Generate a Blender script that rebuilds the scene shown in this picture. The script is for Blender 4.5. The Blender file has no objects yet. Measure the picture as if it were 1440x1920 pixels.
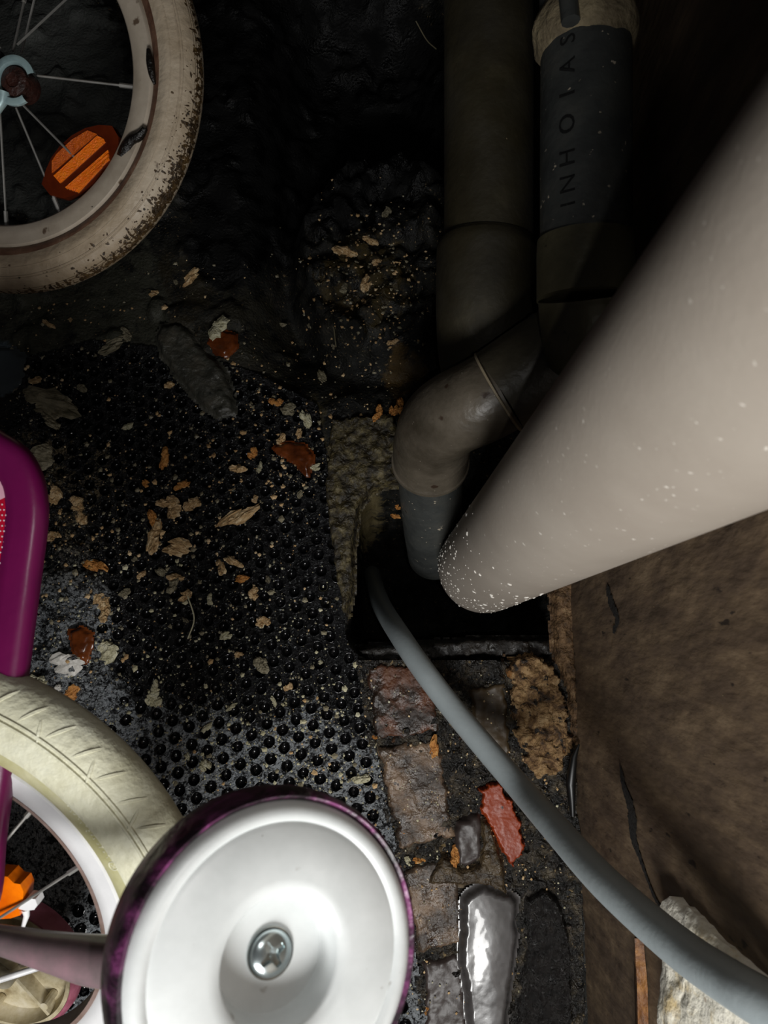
import bpy, bmesh, math, random
import numpy as np
from mathutils import Vector, noise, Matrix
random.seed(7); rng = np.random.default_rng(7)
SC = bpy.context.scene
# ---------------- camera, light, exposure ----------------
H = 0.95; FPX = 1387.0; TH = math.atan(280/1387)
cth, sth = math.cos(TH), math.sin(TH)
cd = bpy.data.cameras.new('camera'); cam = bpy.data.objects.new('camera', cd); SC.collection.objects.link(cam)
cam.location = (0, 0, H); cam.rotation_euler = (TH, 0, 0)
cd.sensor_fit = 'VERTICAL'; cd.sensor_height = 36; cd.lens = 26.006; cd.clip_start = 0.01
cd.dof.use_dof = True; cd.dof.focus_distance = 0.93; cd.dof.aperture_fstop = 14
SC.camera = cam
w = bpy.data.worlds.new('world'); SC.world = w; w.use_nodes = True
w.node_tree.nodes['Background'].inputs[0].default_value = (0.75, 0.8, 1, 1)
w.node_tree.nodes['Background'].inputs[1].default_value = 0.010
def lamp(name, kind, loc, aim, watts, size, colour):
    ld = bpy.data.lights.new(name, kind); lo = bpy.data.objects.new(name, ld); SC.collection.objects.link(lo)
    lo.location = loc; ld.energy = watts; ld.color = colour
    if kind == 'AREA': ld.shape = 'DISK'; ld.size = size
    else: ld.shadow_soft_size = size
    lo.rotation_euler = (Vector(aim) - Vector(loc)).to_track_quat('-Z', 'Y').to_euler()
    return ld
lamp('doorway_light', 'AREA', (-0.04, -0.64, 1.0), (-0.06, 0.0, 0.0), 9.8, 0.32, (1.0, 0.995, 0.975))   # soft light falling in from the near side
lamp('phone_lamp', 'POINT', (0.03, -0.02, 0.965), (0, 0, 0), 1.0, 0.003, (1.0, 0.98, 0.95))             # weak torch beside the lens
SC.view_settings.view_transform = 'Standard'; SC.view_settings.look = 'None'
SC.view_settings.gamma = 1; SC.view_settings.exposure = 0.0; SC.view_settings.use_curve_mapping = False

# ---------------- helpers ----------------
def P(px, py, d):                                       # photo pixel at an optical depth -> world
    u = (px-720)/FPX; v = (960-py)/FPX
    return Vector((u*d, d*(sth + v*cth), H + d*(-cth + v*sth)))
def F(px, py, z=0.0):                                   # photo pixel on the level plane z
    v = P(px, py, 1) - Vector((0, 0, H)); return Vector((0, 0, H)) + v*((H-z)/-v.z)
WX = 0.236
def W(px, py, x=WX):                                    # photo pixel on the wall plane
    v = P(px, py, 1) - Vector((0, 0, H)); return Vector((0, 0, H)) + v*(x/v.x)
RT = Vector((1, 0, 0)); UP = Vector((0, cth, sth)); FW = Vector((0, sth, -cth))
def frame(a, b):                                        # tilted plane: u, v, normal
    n = (-FW*math.cos(a)*math.cos(b) + RT*math.sin(a) + UP*math.sin(b)*math.cos(a)).normalized()
    u = UP.cross(n).normalized(); v = n.cross(u); return u, v, n
def mat4(C, u, v, n):
    M = Matrix.Identity(4)
    for i, a in enumerate((u, v, n, C)):
        for k in range(3): M[k][i] = a[k]
    return M
def lin(c):
    if isinstance(c, str): c = tuple(int(c[i:i+2], 16)/255 for i in (0, 2, 4))
    return tuple((x/12.92 if x <= .04045 else ((x+.055)/1.055)**2.4) for x in c) + (1,)
MATS = {}
def mat(name, stops, scale=30, rough=.5, rough2=None, bump=0, bscale=None, metal=0, coat=0, detail=6, tint=None, spots2=None,
        spots=None, trans=0, emit=None, spec=.5, dist=0.0, sheen=0, stretch=None):
    """stops: [(pos, colour)...] over fractal noise; spots: [(scale, threshold, colour)] voronoi/noise specks"""
    if name in MATS: return MATS[name]
    m = bpy.data.materials.new(name); m.use_nodes = True; nt = m.node_tree; N = nt.nodes; L = nt.links
    bs = N['Principled BSDF']; tc = N.new('ShaderNodeTexCoord')
    nz = N.new('ShaderNodeTexNoise'); nz.inputs['Scale'].default_value = scale; nz.inputs['Detail'].default_value = detail
    nz.inputs['Roughness'].default_value = .65; nz.inputs['Distortion'].default_value = dist
    vec = tc.outputs['Object']
    if stretch:
        mp_ = N.new('ShaderNodeMapping'); mp_.inputs['Scale'].default_value = stretch; L.new(vec, mp_.inputs['Vector']); vec = mp_.outputs['Vector']
    L.new(vec, nz.inputs['Vector'])
    cr = N.new('ShaderNodeValToRGB'); L.new(nz.outputs['Fac'], cr.inputs['Fac'])
    e = cr.color_ramp.elements
    while len(e) > 1: e.remove(e[-1])
    e[0].position = stops[0][0]; e[0].color = lin(stops[0][1])
    for p_, c_ in stops[1:]: k = e.new(p_); k.color = lin(c_)
    col = cr.outputs['Color']
    for (ss, th, cc) in (spots or []):
        n2 = N.new('ShaderNodeTexNoise'); n2.inputs['Scale'].default_value = ss; n2.inputs['Detail'].default_value = 3
        L.new(vec, n2.inputs['Vector'])
        r2 = N.new('ShaderNodeMapRange'); r2.inputs['From Min'].default_value = th; r2.inputs['From Max'].default_value = th+.045
        L.new(n2.outputs['Fac'], r2.inputs['Value'])
        mx = N.new('ShaderNodeMix'); mx.data_type = 'RGBA'; L.new(r2.outputs['Result'], mx.inputs['Factor'])
        L.new(col, mx.inputs['A']); mx.inputs['B'].default_value = lin(cc); col = mx.outputs['Result']
    if tint:                                            # colour laid down per vertex (soil, silt, painted shade), alpha = how much
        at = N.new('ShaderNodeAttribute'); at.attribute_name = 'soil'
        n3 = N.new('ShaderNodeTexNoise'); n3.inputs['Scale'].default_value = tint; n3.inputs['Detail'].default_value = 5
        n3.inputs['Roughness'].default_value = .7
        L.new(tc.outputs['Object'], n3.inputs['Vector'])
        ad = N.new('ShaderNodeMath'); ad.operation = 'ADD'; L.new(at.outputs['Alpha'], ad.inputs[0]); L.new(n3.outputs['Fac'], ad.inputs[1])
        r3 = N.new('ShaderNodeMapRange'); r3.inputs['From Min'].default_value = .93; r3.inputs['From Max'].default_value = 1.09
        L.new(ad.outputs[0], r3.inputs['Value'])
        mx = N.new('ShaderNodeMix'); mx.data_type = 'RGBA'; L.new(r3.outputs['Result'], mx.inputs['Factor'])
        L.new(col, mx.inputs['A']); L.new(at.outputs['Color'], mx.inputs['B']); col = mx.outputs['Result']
    for (ss, th, cc) in (spots2 or []):
        n2 = N.new('ShaderNodeTexNoise'); n2.inputs['Scale'].default_value = ss; n2.inputs['Detail'].default_value = 4; n2.inputs['Roughness'].default_value = .7
        L.new(vec, n2.inputs['Vector'])
        r2 = N.new('ShaderNodeMapRange'); r2.inputs['From Min'].default_value = th; r2.inputs['From Max'].default_value = th+.07
        L.new(n2.outputs['Fac'], r2.inputs['Value'])
        mx = N.new('ShaderNodeMix'); mx.data_type = 'RGBA'; L.new(r2.outputs['Result'], mx.inputs['Factor'])
        L.new(col, mx.inputs['A']); mx.inputs['B'].default_value = lin(cc); col = mx.outputs['Result']
    L.new(col, bs.inputs['Base Color'])
    bs.inputs['Metallic'].default_value = metal; bs.inputs['Coat Weight'].default_value = coat
    bs.inputs['Coat Roughness'].default_value = .06; bs.inputs['Specular IOR Level'].default_value = spec
    bs.inputs['Transmission Weight'].default_value = trans
    if rough2 is None: bs.inputs['Roughness'].default_value = rough
    else:
        rr = N.new('ShaderNodeMapRange'); rr.inputs['From Min'].default_value = .35; rr.inputs['From Max'].default_value = .65
        rr.inputs['To Min'].default_value = rough; rr.inputs['To Max'].default_value = rough2
        n4 = N.new('ShaderNodeTexNoise'); n4.inputs['Scale'].default_value = scale*1.7; L.new(tc.outputs['Object'], n4.inputs['Vector'])
        L.new(n4.outputs['Fac'], rr.inputs['Value']); L.new(rr.outputs['Result'], bs.inputs['Roughness'])
    if bump:
        nb = N.new('ShaderNodeTexNoise'); nb.inputs['Scale'].default_value = bscale or scale*3; nb.inputs['Detail'].default_value = 5
        L.new(vec, nb.inputs['Vector'])
        bp = N.new('ShaderNodeBump'); bp.inputs['Strength'].default_value = min(1, bump); bp.inputs['Distance'].default_value = .002*max(1, bump)
        L.new(nb.outputs['Fac'], bp.inputs['Height']); L.new(bp.outputs['Normal'], bs.inputs['Normal'])
    MATS[name] = m; return m

def link(name, me, m=None, parent=None, smooth=True):
    o = bpy.data.objects.new(name, me); SC.collection.objects.link(o)
    if m: me.materials.append(m)
    if smooth and len(me.polygons): me.polygons.foreach_set('use_smooth', [True]*len(me.polygons))
    if parent is not None:
        o.parent = parent; o.matrix_parent_inverse = parent.matrix_world.inverted() if False else Matrix.Identity(4)
    return o
def tag(o, label=None, cat=None, group=None, kind=None):
    for k, v in (('label', label), ('category', cat), ('group', group), ('kind', kind)):
        if v: o[k] = v
    return o
def empty(name, loc, label, cat, group=None):
    o = bpy.data.objects.new(name, None); SC.collection.objects.link(o); o.location = loc; o.empty_display_size = .02
    return tag(o, label, cat, group)
def mesh(name, verts, faces):
    me = bpy.data.meshes.new(name); me.from_pydata([tuple(v) for v in verts], [], faces); me.update(); return me
def adopt(o, root):                                     # parent a world-placed mesh to a root without moving it
    o.parent = root; o.matrix_parent_inverse = Matrix.Translation(-Vector(root.location)); return o
class MB:                                               # collects pieces of ONE mesh
    def __init__(s): s.v = []; s.f = []
    def add(s, vs, fs):
        b = len(s.v); s.v += [tuple(v) for v in vs]; s.f += [tuple(i+b for i in f) for f in fs]; return s
    def tube(s, pts, rad, n=16, caps=True):
        pts = [Vector(p) for p in pts]; m = len(pts); rad = rad if isinstance(rad, (list, tuple)) else [rad]*m
        vs = []; fs = []; t0 = (pts[1]-pts[0]).normalized(); a = t0.orthogonal().normalized()
        for i, p in enumerate(pts):
            t = (pts[min(i+1, m-1)]-pts[max(i-1, 0)]).normalized()
            a = (a - t*a.dot(t)).normalized(); b = t.cross(a)
            for k in range(n):
                q = 2*math.pi*k/n; vs.append(p + (a*math.cos(q)+b*math.sin(q))*rad[i])
        for i in range(m-1):
            for k in range(n):
                fs.append((i*n+k, i*n+(k+1) % n, (i+1)*n+(k+1) % n, (i+1)*n+k))
        if caps: fs.append(tuple(reversed(range(n)))); fs.append(tuple((m-1)*n+k for k in range(n)))
        return s.add(vs, fs)
    def lathe(s, prof, M=Matrix.Identity(4), n=64, close=True, arc=(0, 2*math.pi)):
        vs = []; fs = []; m = len(prof)
        for k in range(n):
            q = arc[0] + (arc[1]-arc[0])*k/n
            for (r, z) in prof: vs.append(M @ Vector((r*math.cos(q), r*math.sin(q), z)))
        for k in range(n):
            k2 = (k+1) % n
            for i in range(m if close else m-1):
                j = (i+1) % m; fs.append((k*m+i, k2*m+i, k2*m+j, k*m+j))
        return s.add(vs, fs)
    def box(s, c, d, M=Matrix.Identity(4)):
        vs = [M @ Vector((c[0]+sx*d[0]/2, c[1]+sy*d[1]/2, c[2]+sz*d[2]/2)) for sx in (-1, 1) for sy in (-1, 1) for sz in (-1, 1)]
        return s.add(vs, [(0, 1, 3, 2), (4, 6, 7, 5), (0, 4, 5, 1), (2, 3, 7, 6), (0, 2, 6, 4), (1, 5, 7, 3)])
    def build(s, name, m, parent=None, smooth=True, world_root=None):
        o = link(name, mesh(name, s.v, s.f), m, None, smooth)
        if smooth:
            try: o.data.set_sharp_from_angle(angle=math.radians(50))
            except Exception: pass
        if parent is not None: o.parent = parent
        if world_root is not None: adopt(o, world_root)
        return o
def spline(pts, n=10):                                  # Catmull-Rom through pts (tuples of any length)
    pts = [np.array(p, float) for p in pts]; q = [2*pts[0]-pts[1]] + pts + [2*pts[-1]-pts[-2]]; out = []
    for i in range(1, len(q)-2):
        for k in range(n):
            t = k/n; a, b, c, d = q[i-1:i+3]
            out.append(.5*((2*b)+(c-a)*t+(2*a-5*b+4*c-d)*t*t+(3*b-a-3*c+d)*t**3))
    out.append(pts[-1]); return out
def fbm(x, y, z=0, o=4): return noise.fractal(Vector((x, y, z)), .6, 2.1, o)
def inpoly(x, y, poly):
    c = False; j = len(poly)-1
    for i in range(len(poly)):
        xi, yi = poly[i][0], poly[i][1]; xj, yj = poly[j][0], poly[j][1]
        if (yi > y) != (yj > y) and x < (xj-xi)*(y-yi)/(yj-yi)+xi: c = not c
        j = i
    return c
def sstep(a, b, x): t = min(1, max(0, (x-a)/(b-a))); return t*t*(3-2*t)
def soil_shade_attr(me, cols):
    at = me.color_attributes.new('soil', 'FLOAT_COLOR', 'POINT'); at.data.foreach_set('color', np.array(cols, 'f').ravel())

# ---------------- ground shape ----------------
HX0, HX1, HY0, HY1 = -.045, .222, .004, .232            # the drain hole
def rrect(x, y, r=.035):                                # signed distance to the rounded hole (negative inside)
    cx, cy = (HX0+HX1)/2, (HY0+HY1)/2; qx = abs(x-cx)-(HX1-HX0)/2+r; qy = abs(y-cy)-(HY1-HY0)/2+r
    return math.hypot(max(qx, 0), max(qy, 0)) + min(max(qx, qy), 0) - r
MAT_PX = [(52, 672), (170, 640), (330, 655), (480, 700), (596, 760), (628, 960), (655, 1150), (690, 1330), (738, 1560), (800, 1900), (815, 2000),
          (-200, 2000), (-200, 1250), (0, 900)]
MATP = [tuple(F(a, b))[:2] for a, b in MAT_PX]
def px_of(x, y, z=0):
    v = Vector((x, y, z-H)); d = v.dot(FW); return 720+FPX*v.dot(RT)/d, 960-FPX*v.dot(UP)/d
MUD = [F(150, 1150), F(90, 1230), F(60, 1000), F(130, 1330)]
def gz(x, y):
    z = .004*fbm(x*9, y*9, 3, 3) + .0022*fbm(x*55, y*55, 1, 4)
    m = sstep(.35, .05, math.hypot((x+.0)/.16, (y-.56)/.2)-0.6)           # rubble mound beyond the hole
    z += m*(.03+.022*fbm(x*26, y*26, 8, 4))
    z += .010*sstep(.1, .5, fbm(x*14+3, y*14, 6, 3))*sstep(.25, .4, y)
    z -= .10*sstep(.33, .50, y)*sstep(.0, .10, x+.20)*sstep(.14, .02, x)*sstep(1.1, .9, y)*(1-m)  # dip added to keep the ground beyond the hole dark
    if y < .02 and x > -.05: z += -.008 + .004*abs(fbm(x*60, y*60, 5, 4))  # worn area between the bricks
    return z
def ground_z(x, y):
    z = gz(x, y)
    if inpoly(x, y, MATP): z = z*.35
    return z

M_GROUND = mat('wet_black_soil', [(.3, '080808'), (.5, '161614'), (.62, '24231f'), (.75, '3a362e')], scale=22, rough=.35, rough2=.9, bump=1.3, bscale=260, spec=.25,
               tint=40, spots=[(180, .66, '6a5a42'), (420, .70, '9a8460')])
SOILS_SHADE = [  # px, py, radius px, colour, strength; near-black ones paint shadow into dark soil
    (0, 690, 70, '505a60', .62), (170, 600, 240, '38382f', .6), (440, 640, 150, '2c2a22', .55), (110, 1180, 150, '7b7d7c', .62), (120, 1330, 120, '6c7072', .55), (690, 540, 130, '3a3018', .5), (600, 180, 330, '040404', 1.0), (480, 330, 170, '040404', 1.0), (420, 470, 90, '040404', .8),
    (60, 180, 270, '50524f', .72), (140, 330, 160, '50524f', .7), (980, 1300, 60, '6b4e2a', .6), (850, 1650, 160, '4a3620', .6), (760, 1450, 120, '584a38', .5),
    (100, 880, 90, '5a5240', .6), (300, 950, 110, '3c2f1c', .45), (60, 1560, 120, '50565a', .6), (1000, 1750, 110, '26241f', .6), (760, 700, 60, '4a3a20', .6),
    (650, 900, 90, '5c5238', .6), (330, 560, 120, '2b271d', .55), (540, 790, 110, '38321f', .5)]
def soil_shade_at(px, py):
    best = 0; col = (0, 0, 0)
    for (a, b, r, c, s) in SOILS_SHADE:
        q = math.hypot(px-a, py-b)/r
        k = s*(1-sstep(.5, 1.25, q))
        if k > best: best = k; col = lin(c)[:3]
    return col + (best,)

def grid_mesh(name, xs, ys, zf, keep=None, colf=None):
    nx, ny = len(xs), len(ys); V = []; C = []
    for y in ys:
        for x in xs:
            z = zf(x, y); V.append((x, y, z))
            if colf: C.append(colf(x, y, z))
    Fc = []
    for j in range(ny-1):
        for i in range(nx-1):
            if keep is None or keep((xs[i]+xs[i+1])/2, (ys[j]+ys[j+1])/2): Fc.append((j*nx+i, j*nx+i+1, (j+1)*nx+i+1, (j+1)*nx+i))
    me = mesh(name, V, Fc)
    if colf: soil_shade_attr(me, C)
    return me
def floor_h(x, y):
    z = gz(x, y); d = rrect(x, y) + .004*fbm(x*70, y*70, 2, 2)
    if inpoly(x, y, MATP) and d > .01: z = z*.35 - .008
    return z - .36*sstep(.003, -.006, d)
xs = np.arange(-.95, WX+.03, .0045); ys = np.arange(-.62, 1.25, .0045)
flo = link('floor', grid_mesh('floor', xs, ys, floor_h, None, lambda x, y, z: soil_shade_at(*px_of(x, y))), M_GROUND); tag(flo, kind='structure')

# ---------------- right wall ----------------
M_WALL = mat('stained_brown_render', [(.30, '443628'), (.44, '584839'), (.56, '695743'), (.72, '86725a')], scale=34, rough=.62, bump=.8, bscale=110,
             spots=[(90, .68, '2a2018'), (330, .74, '9c8a6c')], detail=9, stretch=(1, 1, .36))
crack = [W(*p) for p in [(1163, 1425), (1172, 1470), (1186, 1520), (1190, 1570), (1205, 1620), (1222, 1665), (1240, 1700), (1262, 1735)]]
gash = [W(*p) for p in [(1138, 1095), (1146, 1130), (1158, 1160), (1150, 1188)]]
ZSC = .5                                                # the wall is measured with its height halved: cracks open wider upwards
def segd(py, pz, pts):
    best = 9; tt = 0; pz = pz*ZSC
    for i in range(len(pts)-1):
        ay, az, by, bz = pts[i].y, pts[i].z*ZSC, pts[i+1].y, pts[i+1].z*ZSC
        l2 = (by-ay)**2+(bz-az)**2; t = max(0, min(1, ((py-ay)*(by-ay)+(pz-az)*(bz-az))/l2))
        d = math.hypot(py-ay-t*(by-ay), pz-az-t*(bz-az))
        if d < best: best = d; tt = (i+t)/(len(pts)-1)
    return best, tt
lower = [W(*p) for p in [(1085, 1455), (1130, 1440), (1163, 1425)]] 
def crack_z(y):
    return float(np.interp(y, [p.y for p in crack][::-1], [p.z for p in crack][::-1]))
def wall_x(y, z):
    x = .0022*fbm(y*8, z*3.5, 4, 3) + .0004*fbm(y*90, z*40, 1, 3)
    d, t = segd(y, z, crack); wd = .0022+.0052*math.sin(min(1, t*1.5)*math.pi)**2
    d, t = segd(y, z, gash); pass
    return WX + x
def wall_mesh():
    YS = np.concatenate([np.arange(-1.3, -.42, .03), np.arange(-.42, .25, .0024), np.arange(.25, 1.3, .02)]); ZS = np.concatenate([np.arange(-.4, -.04, .03), np.arange(-.04, .6, .0030), np.arange(.6, 1.5, .03)])
    V = [(wall_x(y, z), y, z) for z in ZS for y in YS]; ny = len(YS)
    return mesh('wall_right', V, [(j*ny+i, (j+1)*ny+i, (j+1)*ny+i+1, j*ny+i+1) for j in range(len(ZS)-1) for i in range(ny-1)])
tag(link('wall_right', wall_mesh(), M_WALL), kind='structure')
wl = bpy.data.objects['wall_right']
M_VOID = mat('black_crack_shade', [(.3, '060504'), (.7, '16110b')], scale=60, rough=.9, bump=1)  # near-black strips paint the shade inside the wall's cracks
def crack_shade(pts, w0, w1, sd):
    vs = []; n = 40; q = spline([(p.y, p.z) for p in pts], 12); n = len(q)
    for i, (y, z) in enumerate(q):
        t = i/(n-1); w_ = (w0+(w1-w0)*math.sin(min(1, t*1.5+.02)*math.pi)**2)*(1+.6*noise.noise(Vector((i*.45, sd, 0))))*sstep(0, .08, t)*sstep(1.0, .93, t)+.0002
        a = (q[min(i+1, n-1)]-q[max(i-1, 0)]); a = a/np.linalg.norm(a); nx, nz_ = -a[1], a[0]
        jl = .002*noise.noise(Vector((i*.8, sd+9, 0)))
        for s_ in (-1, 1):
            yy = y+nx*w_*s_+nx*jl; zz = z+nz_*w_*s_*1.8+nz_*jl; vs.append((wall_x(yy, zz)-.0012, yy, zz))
    o = link('crack_shade', mesh('crack_shade', vs, [(2*i, 2*i+1, 2*i+3, 2*i+2) for i in range(n-1)]), M_VOID); o.parent = wl
crack_shade(crack, .0016, .0062, 3); crack_shade(gash, .003, .0045, 8)
# rear wall, far beyond the pipes in the dark
M_BACK = mat('dark_damp_wall', [(.3, '100e0b'), (.7, '2a241c')], scale=12, rough=.8, bump=.5)
YB = 1.2
me = mesh('wall_back', [(-.95+i*.025, YB+.006*fbm(i*.4, k*.4, 3), -.1+k*.05) for k in range(33) for i in range(49)], [(k*49+i, k*49+i+1, (k+1)*49+i+1, (k+1)*49+i) for k in range(32) for i in range(48)])
tag(link('wall_back', me, M_BACK), kind='structure')

# ---------------- rough slab helper (bricks, mortar, chips) ----------------
def slab(name, pxs, z, thick, m, rootobj=None, amp=.001, fr=80, cell=.0035, bulge=.3, cols=None, zf=None, soft=.004, rag=.0022):
    """irregular flat stone/mortar piece whose outline is given in photo pixels; built at its real place on the ground"""
    poly = [F(a, b, z) for a, b in pxs]
    x0, x1 = min(p.x for p in poly)-.004, max(p.x for p in poly)+.004; y0, y1 = min(p.y for p in poly)-.004, max(p.y for p in poly)+.004
    XS = np.arange(x0, x1+cell, cell); YS = np.arange(y0, y1+cell, cell); pp = [(p.x, p.y) for p in poly]
    def edge(x, y):
        b = 9
        for i in range(len(pp)):
            ax, ay = pp[i-1]; bx, by = pp[i]; l2 = (bx-ax)**2+(by-ay)**2+1e-12
            t = max(0, min(1, ((x-ax)*(bx-ax)+(y-ay)*(by-ay))/l2)); b = min(b, math.hypot(x-ax-t*(bx-ax), y-ay-t*(by-ay)))
        return b if inpoly(x, y, pp) else -b
    V = []; E = {}
    for j, y in enumerate(YS):
        for i, x in enumerate(XS):
            e = edge(x, y) + rag*fbm(x*60, y*60, 2, 4)
            V.append((x, y, z + (zf(x, y) if zf else 0) - thick*(1-sstep(-.001, soft, e)) + amp*fbm(x*fr, y*fr, 5, 4))); E[(i, j)] = e
    nx = len(XS); Fc = []
    for j in range(len(YS)-1):
        for i in range(nx-1):
            if max(E[(i, j)], E[(i+1, j)], E[(i, j+1)], E[(i+1, j+1)]) > -.002: Fc.append((j*nx+i, j*nx+i+1, (j+1)*nx+i+1, (j+1)*nx+i))
    used = sorted({i for f in Fc for i in f}); mp = {u: k for k, u in enumerate(used)}
    o = link(name, mesh(name, [V[u] for u in used], [tuple(mp[i] for i in f) for f in Fc]), m)
    if rootobj is not None: adopt(o, rootobj)
    return o
M_BRICK = mat('worn_wet_brick', [(.3, '1d1815'), (.45, '40342a'), (.58, '6a5644'), (.72, '8a7560')], scale=26, rough=.14, rough2=.55, bump=1, bscale=240, spots=[(70, .63, '2a1c14'), (200, .68, 'a89478')])
M_BRICKD = mat('dark_red_brick', [(.3, '120f0d'), (.48, '2c2018'), (.6, '54301c'), (.75, '6b4a30')], scale=24, rough=.2, rough2=.6, bump=1, bscale=200)
M_SMOOTH = mat('smooth_brown_stone', [(.3, '2e2416'), (.7, '41331f')], scale=10, rough=.5, bump=.2, bscale=200)
M_GREYST = mat('smooth_grey_stone', [(.3, '2c2421'), (.7, '3c3330')], scale=10, rough=.45, bump=.2, bscale=200)
for pts, m, z in [
    ([(684, 1246), (800, 1240), (832, 1372), (702, 1392)], M_BRICKD, .004),
    ([(706, 1402), (822, 1384), (856, 1572), (748, 1596)], M_BRICK, .006),
    ([(752, 1632), (856, 1604), (872, 1772), (786, 1792)], M_BRICK, .005),
    ([(790, 1806), (868, 1786), (880, 1960), (800, 1960)], M_GREYST, .004),
    ([(880, 1292), (948, 1276), (962, 1410), (930, 1448), (892, 1420)], M_SMOOTH, .006),
    ([(852, 1540), (902, 1524), (908, 1590), (896, 1630), (858, 1624)], M_GREYST, .008)]:
    slab('brick', pts, z, .014, m, flo, amp=.0016, rag=.0045, cell=.0025)
M_MORTAR = mat('crumbly_tan_mortar', [(.32, '22160a'), (.44, '5c4226'), (.55, '8c6e48'), (.72, 'b49870')], scale=60, rough=.55, rough2=.95, bump=3, bscale=190, dist=.6, spots=[(75, .60, '1a120a'), (22, .62, '7a4e1e')])
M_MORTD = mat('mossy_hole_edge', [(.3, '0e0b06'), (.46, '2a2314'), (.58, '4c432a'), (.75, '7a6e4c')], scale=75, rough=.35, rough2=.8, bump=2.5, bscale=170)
slab('mortar_patch', [(950, 1236), (1000, 1228), (1040, 1250), (1066, 1320), (1080, 1400), (1060, 1440), (1012, 1470), (985, 1430), (960, 1350), (962, 1290)], .010, .02, M_MORTAR, flo, amp=.005, fr=95, cell=.0018, rag=.009)
slab('mortar_ridge', [(1040, 1092), (1078, 1080), (1084, 1230), (1092, 1400), (1078, 1402), (1066, 1290), (1044, 1236)], .016, .022, mat('brown_mortar_ridge', [(.32, '1e1409'), (.46, '4c361e'), (.6, '74583a'), (.75, 'a08866')], scale=60, rough=.7, bump=3, bscale=180), flo, amp=.004, fr=70, cell=.0025)
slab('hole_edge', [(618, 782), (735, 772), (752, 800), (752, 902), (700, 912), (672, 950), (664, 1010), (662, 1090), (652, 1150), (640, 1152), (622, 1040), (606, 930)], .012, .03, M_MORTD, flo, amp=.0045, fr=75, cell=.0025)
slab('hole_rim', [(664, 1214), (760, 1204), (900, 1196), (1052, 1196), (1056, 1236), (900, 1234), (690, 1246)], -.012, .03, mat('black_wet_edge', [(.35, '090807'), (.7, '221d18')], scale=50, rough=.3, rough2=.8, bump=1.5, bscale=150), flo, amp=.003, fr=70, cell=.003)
# red painted fragment
o = slab('painted_chip', [(900, 1482), (936, 1470), (958, 1502), (978, 1552), (986, 1598), (964, 1628), (946, 1606), (926, 1562), (906, 1524)], .012, .016,
     mat('brick_red_paint', [(.3, '7c2c0c'), (.7, '943a14')], scale=30, rough=.45, bump=.4, bscale=150, spots=[(55, .68, '1c1814')]), None, amp=.0006, soft=.0015, rag=.004, cell=.0011)
tag(o, 'brick-red painted fragment set among the bricks under the grey hose', 'fragment')

# ---------------- perforated mat ----------------
M_MAT = mat('wet_black_rubber', [(.42, '050506'), (.58, '0e0e10'), (.68, '222427'), (.80, '4a4e52')], scale=110, rough=.08, rough2=.42, bump=4.2, bscale=300, tint=170, spec=.5,
            spots=[(230, .68, '8c9090'), (420, .70, 'a8acac')], spots2=[(210, .52, '101012'), (70, .56, '18181a'), (300, .63, 'c0c4c6')])
matroot = empty('drain_mat', (F(400, 1150).x, F(400, 1150).y, 0), 'black rubber mat full of round dimples, strewn with flakes, left of the drain hole', 'mat')
A = F(676, 1412) - F(645, 1400); Bv = F(681, 1433) - F(676, 1400); O = F(690, 1462)
A = Vector((A.x, A.y)); Bv = Vector((Bv.x, Bv.y)); O = Vector((O.x, O.y))
NO_CUP = [(100, 1110, 95), (130, 1290, 95), (60, 980, 95), (250, 1370, 20), (0, 800, 70), (200, 1230, 30), (60, 1600, 120), (40, 1760, 60)]
cups = []
for i in range(-60, 30):
    for j in range(-45, 45):
        p = O + A*i + Bv*j; q = px_of(p.x, p.y, .004)
        if not (-60 < q[0] < 860 and 560 < q[1] < 1990): continue
        if not inpoly(p.x, p.y, MATP): continue
        if rrect(p.x, p.y) < .012: continue
        if min([math.hypot(p.x-(a[0]*(1-t)+b[0]*t), p.y-(a[1]*(1-t)+b[1]*t)) for a, b in zip(MATP, MATP[1:]+MATP[:1]) for t in np.linspace(0, 1, 30)]) < .009: continue
        if any(math.hypot(q[0]-a, q[1]-b) < r for a, b, r in NO_CUP): continue
        cups.append((p.x + random.gauss(0, .0005), p.y + random.gauss(0, .0005), q))
CR = .0066
from mathutils.kdtree import KDTree
kd = KDTree(len(cups))
for i, c in enumerate(cups): kd.insert((c[0], c[1], 0), i)
kd.balance()
def mat_z(x, y):
    z = .0035 + gz(x, y)*.35 + .0012*fbm(x*120, y*120, 4, 3) + .0007*noise.noise(Vector((x*380, y*380, 2)))
    q = px_of(x, y)
    mud = max([0]+[1-math.hypot(q[0]-a, q[1]-b)/(r*1.5) for a, b, r in NO_CUP[:3]+NO_CUP[4:5]])
    z += sstep(0, .5, mud)*(.006+.010*fbm(x*45, y*45, 11, 5))
    d = kd.find((x, y, 0))[2]
    z -= .008*sstep(CR*1.02, CR*.8, d) ; z += .0005*math.exp(-((d-CR*1.2)/.0012)**2)
    return z
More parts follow.
